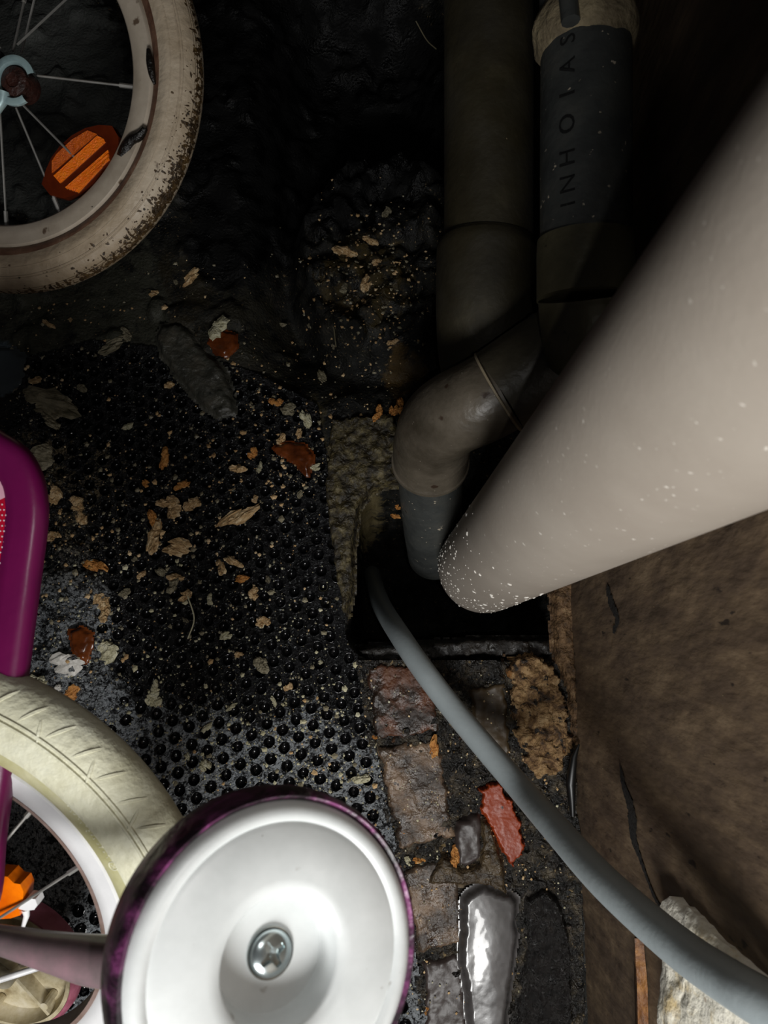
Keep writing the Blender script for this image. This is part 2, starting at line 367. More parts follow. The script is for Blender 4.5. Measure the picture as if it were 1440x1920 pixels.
def mat_soil(x, y, z):
    px, py = px_of(x, y)
    silt = sstep(1120, 1380, py - .22*(px-300)) * .58 + .34*sstep(1250, 1480, py)
    for (a, b, r, s) in [(110, 1180, 170, .8), (170, 1380, 170, .8), (90, 720, 80, .5), (80, 880, 110, .72), (200, 890, 90, .6), (300, 950, 100, .42), (140, 1010, 90, .6), (520, 800, 70, .4), (600, 1400, 200, .5)]:
        silt = max(silt, s*(1-sstep(.4, 1.2, math.hypot(px-a, py-b)/r)))
    g = .5+.5*fbm(x*7, y*7, 2)
    warm = sstep(1150, 980, py)
    c = np.array(lin('8a9096')[:3])*(1-g*.3) + np.array(lin('8a8478')[:3])*g*.3; c = c*(1-warm)+np.array(lin('6a5e48')[:3])*warm
    return (c[0], c[1], c[2], max(0, min(.60, silt*.78)+.12*fbm(x*22, y*22, 5)-.02))
bx = [p[0] for p in MATP]; by = [p[1] for p in MATP]
xs2 = np.arange(max(min(bx), -.55), max(bx)+.002, .0016); ys2 = np.arange(max(min(by), -.46), max(by)+.002, .0016)
def keepm(x, y): return inpoly(x, y, MATP) and rrect(x, y) > .004
mm = link('rubber_sheet', grid_mesh('rubber_sheet', xs2, ys2, mat_z, keepm, mat_soil), M_MAT); adopt(mm, matroot)
# dimple cups: shared bowl mesh
bowl = MB().lathe([(CR*1.12, .0006), (CR*1.0, .0009), (CR*.93, .0), (CR*.8, -.0026), (CR*.55, -.0046), (CR*.25, -.0054), (.0002, -.0056)], n=18, close=False)
bm_ = mesh('dimple_cup', bowl.v, bowl.f); bm_.polygons.foreach_set('use_smooth', [True]*len(bm_.polygons))
M_CUP = mat('black_wet_dimple', [(.3, '050506'), (.7, '0c0c0d')], scale=60, rough=.09, bump=.2, bscale=250, spec=.32)
bm_.materials.append(M_CUP)
cups.sort(key=lambda c: math.hypot(c[2][0]-500, c[2][1]-1200))
for (x, y, q) in cups[:295]:
    o = bpy.data.objects.new('dimple', bm_); SC.collection.objects.link(o)
    o.location = (x, y, .0035+gz(x, y)*.35); o.rotation_euler = (random.gauss(0, .07), random.gauss(0, .07), random.random()*6)
    adopt(o, matroot)
if cups[295:]:
    rest = MB()
    for (x, y, q) in cups[295:]: rest.add([Vector(v)+Vector((x, y, .0035+gz(x, y)*.35)) for v in bowl.v], bowl.f)
    o = rest.build('dimples', M_CUP, world_root=matroot); o['kind'] = 'stuff'

# ---------------- pipes ----------------
def pathpx(pts, n=12): return [P(*p) for p in spline(pts, n)]
M_BIG = mat('pale_grey_plastic', [(.3, '978d82'), (.7, 'a59c91')], scale=7, rough=.42, rough2=.55, bump=.08, bscale=300, spots=[(230, .70, 'dcd6cc'), (6, .75, '9c9080')])
vp = (P(679, 1243, 1)-Vector((0, 0, H))).normalized(); e0 = P(906, 1064, .97)
bigroot = empty('soil_pipe', e0, 'thick pale grey pipe rising steeply out of the drain hole towards the camera', 'pipe')
R0 = .0600
b = MB(); pts = []; rad = []
for t, r in ((.036, .30), (.030, .55), (.022, .76), (.012, .92), (0, .99), (-.015, 1.0)): pts.append(e0+vp*t); rad.append(R0*r)
for k in range(1, 60): pts.append(e0-vp*(.015+.03*k)); rad.append(R0)
b.tube(pts, rad, n=64); b.build('pipe_body', M_BIG, world_root=bigroot)
b = MB()                                                # little blisters and droplets stuck on the lower end
axu = vp.orthogonal().normalized(); axv = vp.cross(axu)
camv = Vector((0, 0, H))
for k in range(620):
    t = abs(random.gauss(.03, .13)); q = random.random()*2*math.pi; nn = axu*math.cos(q)+axv*math.sin(q); c = e0-vp*t+nn*R0
    if (camv-c).dot(nn) < 0: continue
    r = (.0004+.0017*random.random()**2)*(1.0 if t > .05 else .8); u = nn.orthogonal().normalized(); v = nn.cross(u); st = random.uniform(.7, 1.7)
    b.lathe([(r, -.0002), (r*.8, r*.3), (r*.4, r*.5), (.00001, r*.55)], mat4(c, u*st, v, nn), n=7, close=False)
o = b.build('speckle_crust', mat('pale_specks', [(.3, 'dcd6cc'), (.7, 'f0ece4')], rough=.15), world_root=bigroot); o['kind'] = 'stuff'

M_PVC2 = mat('grimy_grey_pvc', [(.3, '2e3030'), (.5, '404240'), (.7, '504f4a')], scale=14, rough=.4, rough2=.6, bump=.4, bscale=120, spots=[(140, .69, 'b8ac98'), (55, .73, '1a1916')])
M_PVC1 = mat('olive_grimy_pvc', [(.3, '221e14'), (.6, '302b1d'), (.75, '403a29')], scale=12, rough=.45, rough2=.7, bump=.4, bscale=120, spots=[(140, .75, '8a7c60')])
M_ELB = mat('grey_brown_elbow_pvc', [(.3, '463f34'), (.5, '5e564a'), (.7, '6e6558')], scale=16, rough=.32, rough2=.5, bump=.5, bscale=110, spots=[(45, .68, '3e3026'), (240, .72, 'b8ad9c')])
M_SOCK = mat('khaki_socket_pvc', [(.3, '3e3a2c'), (.6, '58533f'), (.75, '67614c')], scale=14, rough=.45, bump=.4, bscale=120, spots=[(60, .7, '26221a')])
M_COLLAR = mat('cream_mortar_collar', [(.3, '5e5240'), (.7, '96886a')], scale=40, rough=.8, bump=1.5, bscale=150)
M_COUP = mat('dark_khaki_coupling', [(.3, '38342a'), (.7, '4e483a')], scale=14, rough=.42, bump=.4, bscale=120)
dp = empty('waste_pipe', P(1098, 560, .66), 'grey waste pipe nearest the wall, faint letters along it, elbow dropping into the hole', 'pipe')
MB().tube(pathpx([(1092, -120, .67), (1098, 60, .665), (1098, 300, .66), (1098, 470, .66)]), .0400, n=48).build('pipe_body', M_PVC2, world_root=dp)
MB().tube(pathpx([(1098, 448, .66), (1098, 560, .662)], 4), [.0425]+[.0432]*4, n=48).build('socket', M_SOCK, world_root=dp)
MB().tube(pathpx([(1098, 556, .662), (1100, 600, .67), (1104, 650, .70)], 6), .0418, n=40).build('bend', M_SOCK, world_root=dp)
cl = pathpx([(1096, 22, .667), (1097, 52, .666), (1098, 84, .665), (1099, 104, .665)], 5)
o = MB().tube(cl, [.040+.0065*math.sin(math.pi*i/(len(cl)-1)) for i in range(len(cl))], n=48)
o.v = [tuple(Vector(v)+Vector((noise.noise(Vector(v)*70), noise.noise(Vector(v)*70+Vector((5, 0, 0))), noise.noise(Vector(v)*60)))*.004) for v in o.v]
o.build('collar', M_COLLAR, world_root=dp)
b = MB(); b.tube([P(1060, -60, .625), P(1070, 40, .622)], .008, n=10); b.build('clamp_strap', M_PVC2, world_root=dp)
el = pathpx([(1112, 622, .72), (1040, 664, .74), (985, 700, .75), (934, 735, .755)], 8)
MB().tube(el, .0450, n=48).build('coupling', M_COUP, world_root=dp)
el = pathpx([(946, 728, .755), (895, 755, .765), (850, 776, .785), (822, 800, .815), (810, 835, .86), (807, 872, .90)], 10)
MB().tube(el, [.0440 if i < len(el)*.75 else .0450 for i in range(len(el))], n=48).build('elbow', M_ELB, world_root=dp)
def ring(c, ax, r, t, m, name, root, w=.002):
    u = ax.orthogonal().normalized(); v = ax.cross(u); b = MB()
    b.lathe([(r, -w), (r+t, -w*.6), (r+t, w*.6), (r, w)], mat4(c, u, v, ax), n=56, close=False); return b.build(name, m, world_root=root)
d = (P(895, 755, .765)-P(985, 700, .75)).normalized()
ring(P(934, 735, .755), d, .0438, .0022, mat('pale_glue_seam', [(.3, '8c7e66'), (.7, 'a89a80')], rough=.6), 'seam_ring', dp, .0016)
ring(P(1040, 664, .742), d, .0440, .0020, M_PVC2, 'seam_ring', dp, .003)
d2 = (P(807, 872, .90)-P(810, 835, .86)).normalized()
ring(P(807, 866, .894), d2, .0430, .0040, M_ELB, 'elbow_lip', dp, .004)
MB().tube(pathpx([(807, 850, .88), (807, 900, .93), (811, 985, 1.02), (815, 1040, 1.12)], 6), .0405, n=48).build('outlet_pipe', M_PVC2, world_root=dp)
# printed letters along the pipe
cu = bpy.data.curves.new('pipe_lettering', 'FONT'); cu.body = 'I N H  O  1  A  S'; cu.size = .019; cu.resolution_u = 3
tmp = bpy.data.objects.new('pipe_lettering_src', cu); SC.collection.objects.link(tmp); bpy.context.view_layer.update()
tm = bpy.data.meshes.new_from_object(tmp.evaluated_get(bpy.context.evaluated_depsgraph_get())); SC.collection.objects.unlink(tmp); bpy.data.objects.remove(tmp)
bmx = bmesh.new(); bmx.from_mesh(tm); bmesh.ops.triangulate(bmx, faces=bmx.faces)
p0 = P(1098, 440, .66); p1 = P(1098, 110, .665); ax = (p1-p0); Lp = ax.length; ax.normalize()
tocam = (camv-(p0+p1)/2); tocam = (tocam-ax*tocam.dot(ax)).normalized(); side = ax.cross(tocam)
if side.x > 0: side = -side
xmax = max(v.co.x for v in bmx.verts)
for v in bmx.verts:
    t = v.co.x/xmax*Lp*.93; ang = math.radians(12) + v.co.y/.0402
    v.co = p0+ax*(t+.01)+(tocam*math.cos(ang)+side*math.sin(ang))*(.0410+.0024*math.sin(math.pi*min(1, t/Lp)))
me = bpy.data.meshes.new('pipe_lettering'); bmx.to_mesh(me); bmx.free()
adopt(link('pipe_lettering', me, mat('black_print', [(.5, '030303')], rough=.9), smooth=False), dp)

dp1 = empty('drain_pipe', P(914, 560, .67), 'olive-brown pipe with a wide socket, second pipe out from the wall', 'pipe')
MB().tube(pathpx([(914, -120, .84), (916, 100, .84), (916, 480, .84)]), .0505, n=48).build('pipe_body', M_PVC1, world_root=dp1)
MB().tube(pathpx([(914, 452, .84), (912, 490, .84), (911, 600, .845), (914, 680, .89), (925, 740, .98)], 8), [.0525, .0535, .0545, .055, .056]+[.0568]*28, n=48).build('socket', M_PVC1, world_root=dp1)

# ---------------- grey hose ----------------
M_HOSE = mat('grey_hose_rubber', [(.3, '868e90'), (.7, '969ea0')], scale=8, rough=.42, bump=.15, bscale=200, spots=[(420, .76, 'c8cccc')])
hp = spline([(696, 1068, 1.36), (703, 1098, 1.20), (718, 1140, 1.06), (750, 1192, .95), (792, 1254, .90), (862, 1345, .865), (967, 1468, .80), (1037, 1548, .71), (1129, 1650, .61), (1226, 1738, .54), (1300, 1797, .495), (1372, 1845, .455), (1440, 1886, .425), (1600, 1975, .38)], 10)
hose = MB().tube([P(*p) for p in hp], .0138, n=32).build('hose', M_HOSE)
tag(hose, 'smooth grey hose curving out of the dark hole to the broken mortar by the wall', 'hose')

# ---------------- broken mortar ledge and batten on the wall ----------------
M_PALE = mat('pale_broken_plaster', [(.26, 'b08c50'), (.38, 'dcc698'), (.46, 'f4eedc'), (.75, 'fbf8f0')], scale=16, rough=.8, bump=.9, bscale=140, spots=[(50, .72, '7c5426')])
mr = [(1228, 1700, .60), (1264, 1682, .585), (1300, 1706, .555), (1350, 1764, .51), (1460, 1850, .44), (1540, 2040, .40), (1250, 2060, .55), (1234, 1920, .57), (1244, 1790, .59)]
rp = [P(*p) for p in mr]; c0 = sum(rp, Vector())/len(rp)
n_ = (rp[3]-rp[7]).cross(rp[0]-rp[7]).normalized(); n_ = n_ if n_.z > 0 else -n_
b = MB(); K = 16; ring_n = 60; per = []
for i in range(ring_n):
    s = i/ring_n*len(rp); a = int(s); f = s-a; p = rp[a].lerp(rp[(a+1) % len(rp)], f); per.append(p + (p-c0).normalized()*.0035*noise.noise(p*90))
vs = []; fs = []
for k in range(K+1):
    for p in per:
        q = c0.lerp(p, k/K); h = .0025*noise.fractal(q*45, .6, 2, 4) + .006*(1-(k/K)**4); vs.append(q+n_*h)
for p in per: vs.append(p-n_*.014)
for k in range(K+1):
    for i in range(ring_n): j = (i+1) % ring_n; fs.append((k*ring_n+i, k*ring_n+j, (k+1)*ring_n+j, (k+1)*ring_n+i))
o = b.add(vs, fs).build('plaster_lump', M_PALE); tag(o, 'broken pale tan plaster ledge jutting from the wall below the hose end', 'plaster')
M_BAT = mat('rusty_wood_edge', [(.3, '2c1a0c'), (.5, '6e4520'), (.7, '9a6a34')], scale=30, rough=.6, bump=1.5, bscale=120, dist=2)
b = MB(); a0 = W(1206, 1758); a1 = W(1212, 1990); L_ = 24; vs = []; fs = []
for i in range(L_+1):
    p = a0.lerp(a1, i/L_); wd = .0035+.0075*min(1, i/8)+.001*noise.noise(Vector((i*.6, 0, 3)))
    for q, h in ((-1, 0), (-.6, .006), (.5, .0075), (1, 0)): vs.append(Vector((p.x-h-.001, p.y, p.z+q*wd)))
for i in range(L_):
    for k in range(3): fs.append((i*4+k, i*4+k+1, (i+1)*4+k+1, (i+1)*4+k))
o = b.add(vs, fs).build('wood_batten', M_BAT); tag(o, 'thin orange-brown wooden splinter against the wall left of the pale plaster', 'batten')

# ---------------- bicycle ----------------
bike = empty('child_bicycle', P(-250, 960, .62), 'child bicycle with off-white tyres and magenta chain guard lying on its side', 'bicycle')
M_TYF = mat('dirty_cream_tyre', [(.3, '7a6a54'), (.5, '9a8a74'), (.7, 'b0a28e')], scale=12, rough=.45, rough2=.7, bump=.7, bscale=140, spots=[(22, .66, '6a5640'), (60, .70, '4a3828'), (170, .74, '1c1612')])
M_TYR = mat('cream_olive_tyre', [(.3, 'b2ae92'), (.5, 'cac8b0'), (.7, 'd8d8c6')], scale=16, rough=.55, bump=.6, bscale=170, spots=[(26, .72, '8e8458'), (180, .76, '3a342a')])
M_RIMF = mat('dirty_white_rim', [(.3, '8e8272'), (.7, 'b6ab9c')], scale=18, rough=.4, bump=.2, spots=[(60, .68, '5a4a3c'), (110, .74, '1c1814')])
M_RIMR = mat('white_rim', [(.3, 'c8c8ca'), (.7, 'dededf')], scale=14, rough=.35, bump=.15, spots=[(100, .74, 'b0aca4')])
M_STEEL = mat('dull_spoke_steel', [(.3, '8e8c88'), (.7, 'b8b6b0')], scale=60, rough=.35, metal=.7)
M_RUST = mat('rusty_brown_rim_lip', [(.3, '6a564c'), (.7, '94807a')], scale=40, rough=.5, bump=.4)
M_DARKHUB = mat('black_hub', [(.3, '070707'), (.7, '14110f')], rough=.5)
M_BLUE = mat('pale_blue_zinc', [(.3, '7c9296'), (.5, '9ab2b4'), (.7, 'a8bcb8')], scale=50, rough=.4, metal=.25, spots=[(90, .66, '7a6e5c')])
def onplane(px, py, C, n, h=0):
    v = P(px, py, 1)-camv; return camv + v*(((C+n*h)-camv).dot(n)/v.dot(n))
def wheel(name, label, C, a, b_, R, rt, rim_in, rim_out, mt, mr_, rounds=1.0, hubh=.03, lip=None, tread=None, bead=None):
    u, v, n = frame(a, b_); M = mat4(C, u, v, n)
    hub = MB(); hub.lathe([(.001, -hubh), (.012, -hubh), (.012, -hubh*.85), (.020, -hubh*.8), (.020, -hubh*.65), (.011, -hubh*.6), (.011, hubh*.6), (.020, hubh*.65), (.020, hubh*.8), (.012, hubh*.85), (.012, hubh), (.001, hubh)], M, n=32, close=False)
    wh = hub.build(name, M_DARKHUB, world_root=bike)
    if label: wh['label'] = label
    # the hub mesh is the wheel part; tyre, rim and spokes hang under it
    def sub(mb, nm, m, smooth=True):
        o = mb.build(nm, m, smooth=smooth); o.parent = wh; o.matrix_parent_inverse = (Matrix.Translation(Vector(bike.location)) @ Matrix.Translation(-Vector(bike.location))).inverted(); return o
    rm = R-rt; prof = []
    for k in range(40):
        q = 2*math.pi*k/40; rr = rt; zz = rt*rounds
        r_ = rm + rr*math.cos(q); z_ = zz*math.sin(q)
        dq = q if q < math.pi else 2*math.pi-q
        if abs(dq-1.55) < .08 or abs(dq-1.78) < .06: r_ += 0; z_ *= 1.035
        if dq < 1.0: z_ *= 1.0; r_ += .0008
        prof.append((r_, z_))
    t = MB().lathe(prof, M, n=160)
    tyre = sub(t, 'tyre', mt)
    if tread: sub(MB().lathe([(rm+(rt+.0007)*math.cos(q), (rt*rounds+.0007)*math.sin(q)) for q in np.linspace(-.62, .50, 9)], M, n=160, close=False), 'tread', tread)
    if bead: sub(MB().lathe([(rm+(rt+.0004)*math.cos(q), (rt*rounds+.0004)*math.sin(q)) for q in np.linspace(bead[0], bead[1], 7)], M, n=160, close=False), 'tyre_bead', bead[2])
    rim = MB().lathe([(rim_out, .0125), (rim_out-.002, .0145), ((rim_in+rim_out)/2, .0135), (rim_in+.002, .0115), (rim_in, .009), (rim_in-.0015, .004), (rim_in-.0015, -.004), (rim_in, -.009), (rim_in+.002, -.0115), (rim_out, -.0125)], M, n=160)
    sub(rim, 'rim', mr_)
    if lip: sub(MB().lathe([(rim_in+.001, .0113), (rim_in-.002, .0105), (rim_in-.0035, .006), (rim_in-.0038, -.006), (rim_in-.001, -.010), (rim_in+.001, -.010)], M, n=160), 'rim_lip', lip)
    return wh, sub, u, v, n, M
# front wheel (top left of the picture)
CF = P(6, 147, .713)
wf, sub, u, v, n, M = wheel('front_wheel', 'upper wheel, cream tyre caked with brown mud', CF, -.14, -.16, .2, .0225, .137, .158, M_TYF, M_RIMF, .95, tread=mat('muddy_tread', [(.3, '2a2014'), (.5, '4c3c28'), (.7, '76644c')], scale=60, rough=.5, bump=2, bscale=160), bead=(2.05, 2.5, mat('brown_bead_line', [(.3, '4c3022'), (.6, '7a5a46'), (.75, '9a8672')], scale=40, rough=.6, bump=.6)))  # bead: dark-brown ring along the groove between rim and tyre
def spoke(mb, p, q, r=.0010, nip=True):
    p, q = Vector(p), Vector(q); mb.tube([p, q], r, n=6)
    if nip: mb.tube([q, q-(q-p).normalized()*.014], r*1.9, n=6)
for s_ in [((24, 96, .024), (50, -20)), ((32, 84, .024), (165, -40)), ((70, 142, .012), (252, 163)), ((44, 198, .02), (196, 352)), ((30, 202, .02), (112, 398)), ((0, 212, .016), (12, 424)),
           ((-20, 120, .02), (-240, 60)), ((-20, 180, .02), (-230, 240)), ((-5, 200, .02), (-110, 390)), ((0, 90, .02), (-90, -90)), ((40, 100, -.01), (90, -110))]:
    mb = MB(); (a_, b2, h), (c_, d_) = s_
    spoke(mb, onplane(a_, b2, CF, n, h), onplane(c_, d_, CF, n, 0), .0011); sub(mb, 'spoke', M_STEEL)
# blue-grey hub washer with its hook, rusty nut
hc = onplane(27, 152, CF, n, .034); Mh = mat4(hc, u, v, n)
mb = MB(); 
for q0, q1 in ((math.radians(12), math.radians(300)),):
    N_ = 40; vs = []; fs = []
    for k in range(N_+1):
        q = q0+(q1-q0)*k/N_
        for (r, z) in ((.0215, -.001), (.0215, .002), (.019, .0032), (.0155, .0028), (.0142, .0), (.0142, -.001)): vs.append(Mh @ Vector((r*math.cos(q), r*math.sin(q), z)))
    for k in range(N_):
        for i in range(5): fs.append((k*6+i, (k+1)*6+i, (k+1)*6+i+1, k*6+i+1))
    mb.add(vs, fs)
sub(mb, 'hub_washer', M_BLUE)
mb = MB(); mb.tube([onplane(6, 172, CF, n, .035), onplane(4, 190, CF, n, .035), onplane(-6, 205, CF, n, .035), onplane(-22, 212, CF, n, .035)], [.006, .005, .0045, .004], n=12); sub(mb, 'washer_hook', M_BLUE)
mb = MB(); mb.lathe([(.0001, .001), (.006, .0015), (.0065, .003), (.0125, .001), (.0136, -.004), (.0136, -.02)], Mh, n=28, close=False); sub(mb, 'axle_nut', mat('rusty_nut', [(.3, '1c0c08'), (.7, '3a1c14')], scale=80, rough=.5, bump=1))
# reflector
M_AMBD = mat('dark_amber_plastic', [(.3, '3c1002'), (.7, '5a2006')], rough=.25, coat=.3)
M_AMB = mat('bright_amber_lens', [(.3, 'ff6c00'), (.7, 'ff8408')], scale=200, rough=.18, bump=1, bscale=700, coat=.5)  # light thrown back by the lens is put into this saturated colour
M_AMB2 = mat('amber_lens_grid', [(.3, 'b84802'), (.7, 'e06808')], scale=300, rough=.2, bump=1, bscale=800, coat=.4)
def plate(pxs, C, n, h, th, name, m, sub_, smooth=False):
    top = [onplane(a, b_, C, n, h) for a, b_ in pxs]; k = len(top); mb = MB()
    mb.add(top+[p-n*th for p in top], [tuple(range(k))]+[(i, i+k, (i+1) % k+k, (i+1) % k) for i in range(k)]); return sub_(mb, name, m, smooth)
plate([(78, 345), (86, 318), (96, 296), (112, 274), (134, 254), (160, 240), (186, 234), (210, 236), (222, 256), (222, 282), (212, 306), (192, 318), (176, 344), (150, 362), (120, 372), (94, 366)], CF, n, .008, .010, 'reflector', M_AMBD, sub)
plate([(97, 302), (106, 288), (134, 262), (164, 244), (181, 251), (97, 324)], CF, n, .0092, .002, 'reflector_lens', M_AMB2, sub)
plate([(100, 329), (104, 326), (182, 254), (194, 260), (197, 266), (116, 340), (112, 343)], CF, n, .0095, .002, 'reflector_lens', M_AMB, sub)
for k in range(5):
    t0 = k/5.0; o1 = (122+ 5.2*k, 352+1.8*k-1); o2 = (202+.8*k, 281+7*k)
    if k > 2: o2 = (202-6*(k-2), 281+7*k); 
    plate([(o1[0], o1[1]), (o2[0], o2[1]), (o2[0]+1, o2[1]+4.2), (o1[0]+3.4, o1[1]+3.4)], CF, n, .0095, .002, 'reflector_lens', M_AMB, sub)
for dq in (1.02, 1.12, 1.5):
    rm_ = .2-.0225; mb = MB(); mb.tube([M @ Vector(((rm_+.0226*math.cos(dq))*math.cos(q), (rm_+.0226*math.cos(dq))*math.sin(q), .0226*.95*math.sin(dq))) for q in np.linspace(0, 2*math.pi, 161)], .0007, n=6, caps=False); sub(mb, 'sidewall_ridge', M_TYF)
# mud caked on the tread
mb = MB()
for k in range(4200):
    dens = random.random()
    q = random.gauss(-.62, .30) if dens < .62 else random.uniform(-1.75, .55)
    tz = abs(random.gauss(0, .42)) if dens < .62 else abs(random.gauss(0, .22))
    an = tz; r_ = (.2-.0225)+.0225*math.cos(an); z_ = .0225*.95*math.sin(an)
    pt = M @ Vector((r_*math.cos(q), r_*math.sin(q), z_)); s = (.0006+.0032*random.random()**2.2)*(1.2-tz*.5)
    nn = (M.to_3x3() @ Vector((math.cos(an)*math.cos(q), math.cos(an)*math.sin(q), math.sin(an)))).normalized(); uu = nn.orthogonal().normalized(); vv = nn.cross(uu)
    rot = random.random()*6; u2 = uu*math.cos(rot)+vv*math.sin(rot); v2 = nn.cross(u2)
    st = random.uniform(.6, 2.4)
    pr = [Vector((math.cos(i*math.pi/3)*s*st*random.uniform(.6, 1.2), math.sin(i*math.pi/3)*s*random.uniform(.6, 1.2), 0)) for i in range(6)]
    mb.add([pt+u2*p.x+v2*p.y-nn*.0005 for p in pr]+[pt+nn*s*.45], [(i, (i+1) % 6, 6) for i in range(6)])
o = sub(mb, 'caked_mud', mat('caked_brown_mud', [(.3, '1c140a'), (.5, '3a2a16'), (.7, '5c4626')], scale=120, rough=.5, bump=1)); o['kind'] = 'stuff'
# black rag of grime hanging off the rim
mb = MB(); rp_ = spline([(272, 240, .018, .6), (262, 254, .017, .9), (246, 264, .014, 1.1), (236, 285, .008, 1.6), (232, 305, .004, 1.6), (231, 330, .002, 1.2)], 5)
mb.tube([onplane(p[0], p[1], CF, n, p[2]) for p in rp_], [.0046*p[3] for i, p in enumerate(rp_)], n=8); sub(mb, 'grime_string', mat('black_slime', [(.3, '070605'), (.7, '18140f')], rough=.35, bump=1, bscale=300))
mb = MB(); rp_ = spline([(278, 92, .019, .7), (281, 115, .019, 1.4), (285, 140, .019, 1.2), (290, 158, .018, .5)], 5)
mb.tube([onplane(p[0], p[1], CF, n, p[2]) for p in rp_], [.0025*p[3] for p in rp_], n=8); sub(mb, 'grime_string', MATS['black_slime'])

# rear wheel (bottom left)
CB = P(-72, 1692, .552)
wr, sub, u, v, n, M = wheel('rear_wheel', 'lower wheel with cleaner olive-cream tyre and white rim', CB, -.18, -.235, .2, .031, .122, .143, M_TYR, M_RIMR, .8, lip=M_RUST, bead=(1.72, 2.3, mat('olive_stained_bead', [(.3, '98925e'), (.5, 'aca87e'), (.7, 'bcb898')], scale=24, rough=.6, bump=.4)))
for s_ in [((-60, 1660, .02), (72, 1504)), ((-30, 1740, .02), (158, 1618)), ((-60, 1680, .02), (-60, 1450)), ((-80, 1700, .02), (-300, 1600)), ((-70, 1720, .02), (0, 1960)), ((-90, 1720, .02), (-200, 1940))]:
    mb = MB(); (a_, b2, h), (c_, d_) = s_; spoke(mb, onplane(a_, b2, CB, n, h), onplane(c_, d_, CB, n, .004), .0011); sub(mb, 'spoke', M_STEEL)
plate([(-30, 1650), (-8, 1642), (14, 1644), (26, 1656), (38, 1658), (44, 1672), (42, 1694), (36, 1706), (38, 1716), (20, 1722), (-12, 1724), (-34, 1712)], CB, n, .012, .012, 'reflector', mat('amber_reflector', [(.3, 'c85204'), (.7, 'f07c06')], scale=30, rough=.2, coat=.5, bump=.4), sub)
plate([(40, 1696), (50, 1684), (66, 1686), (70, 1697), (64, 1706), (48, 1708), (34, 1704)], CB, n, .012, .008, 'reflector_clip', M_RIMR, sub)
mb = MB(); mb.tube([onplane(48, 1704, CB, n, .008), onplane(50, 1716, CB, n, .008), onplane(42, 1742, CB, n, .008)], [.003, .0022, .0012], n=8); sub(mb, 'reflector_clip', M_RIMR)
# sidewall ridges and embossed marks, tread chevrons
rm = .2-.031
def on_tyre(q, dq, lift=0):
    r_ = rm+(.031+lift)*math.cos(dq); z_ = (.031*.8+lift)*math.sin(dq); return M @ Vector((r_*math.cos(q), r_*math.sin(q), z_))
for dq in (1.00, 1.12):
    mb = MB(); N_ = 200; mb.tube([on_tyre(2*math.pi*k/N_, dq, .0002) for k in range(N_+1)], .0012, n=6, caps=False); sub(mb, 'sidewall_ridge', M_TYR)
mb = MB()
for k in range(56):
    q = 2*math.pi*k/56
    for (s0, s1, dd) in ((.25, .95, .05), (.62, 1.12, -.03))[:1+k%2]:
        pts = [on_tyre(q+dd*t*1.3, s0+(s1-s0)*t, -.0002) for t in np.linspace(0, 1, 6)]; mb.tube(pts, [.0008, .0014, .0017, .0017, .0014, .0006], n=6)
sub(mb, 'tread_block', M_TYR)
mb = MB(); q0 = .42
Mc = on_tyre(q0, 1.82, .0003)
mb.tube([on_tyre(q0+.020*math.cos(t)*1.0, 1.85+.12*math.sin(t), .0003) for t in np.linspace(0, 2*math.pi, 25)], .0005, n=5, caps=False)
mb.tube([on_tyre(q0-.008, 1.80, .0003), on_tyre(q0-.008, 1.90, .0003)], .0004, n=5); mb.tube([on_tyre(q0+.008, 1.80, .0003), on_tyre(q0-.006, 1.85, .0003), on_tyre(q0+.008, 1.9, .0003)], .0004, n=5)
random.seed(3)
for k in range(13):
    q = q0+.05+k*.022
    for _ in range(3):
        d0 = 1.76+random.random()*.14; mb.tube([on_tyre(q+random.uniform(-.006, .006), d0, .0003), on_tyre(q+random.uniform(-.006, .006), d0+random.uniform(-.06, .06), .0003)], .00045, n=5)
sub(mb, 'embossed_lettering', M_TYR)

# training wheel close to the camera
CT = P(513, 1792, .324); ut, vt, ntt = frame(.50, .24); Mt = mat4(CT, ut, vt, ntt)
M_DISC = mat('white_plastic_disc', [(.3, 'bcc0c0'), (.7, 'd0d3d3')], scale=20, rough=.35, bump=.1, bscale=80, spots=[(60, .70, '8a8680'), (260, .78, '6a6660')])
M_PURP = mat('worn_purple_tyre', [(.30, '161014'), (.44, '22161e'), (.52, '4c2642'), (.62, '7a3a6a'), (.78, '9a4c82')], scale=30, rough=.4, bump=.8, bscale=160, dist=1.5)
disc = MB().lathe([(.0001, -.005), (.0238, -.005), (.0250, -.0035), (.0262, .0078), (.0276, .0098), (.0330, .0108), (.0535, .0095), (.0560, .0082), (.0575, .0096), (.0600, .0100), (.0640, .0080), (.0652, .003)], Mt, n=96, close=False).build('training_wheel', M_DISC, world_root=bike)
disc['label'] = 'white training wheel disc with purple tyre and central screw'
def subd(mb, nm, m, smooth=True):
    o = mb.build(nm, m, smooth=smooth); o.parent = disc; return o
subd(MB().lathe([(.0650, .0062), (.0668, .0078), (.0685, .0060), (.0695, .001), (.0700, -.008), (.0690, -.018), (.0660, -.024), (.060, -.026), (.045, -.026)], Mt, n=128, close=False), 'tyre', M_PURP)
M_SCREW = mat('zinc_screw', [(.3, '98a4a6'), (.7, 'c4cccc')], scale=60, rough=.22, metal=.9)
cs = CT - ntt*.001; S = mat4(cs, ut, vt, ntt)
bm = bmesh.new(); NR, NA = 30, 120                       # pan head with a cross recess
vsx = []; fsx = []
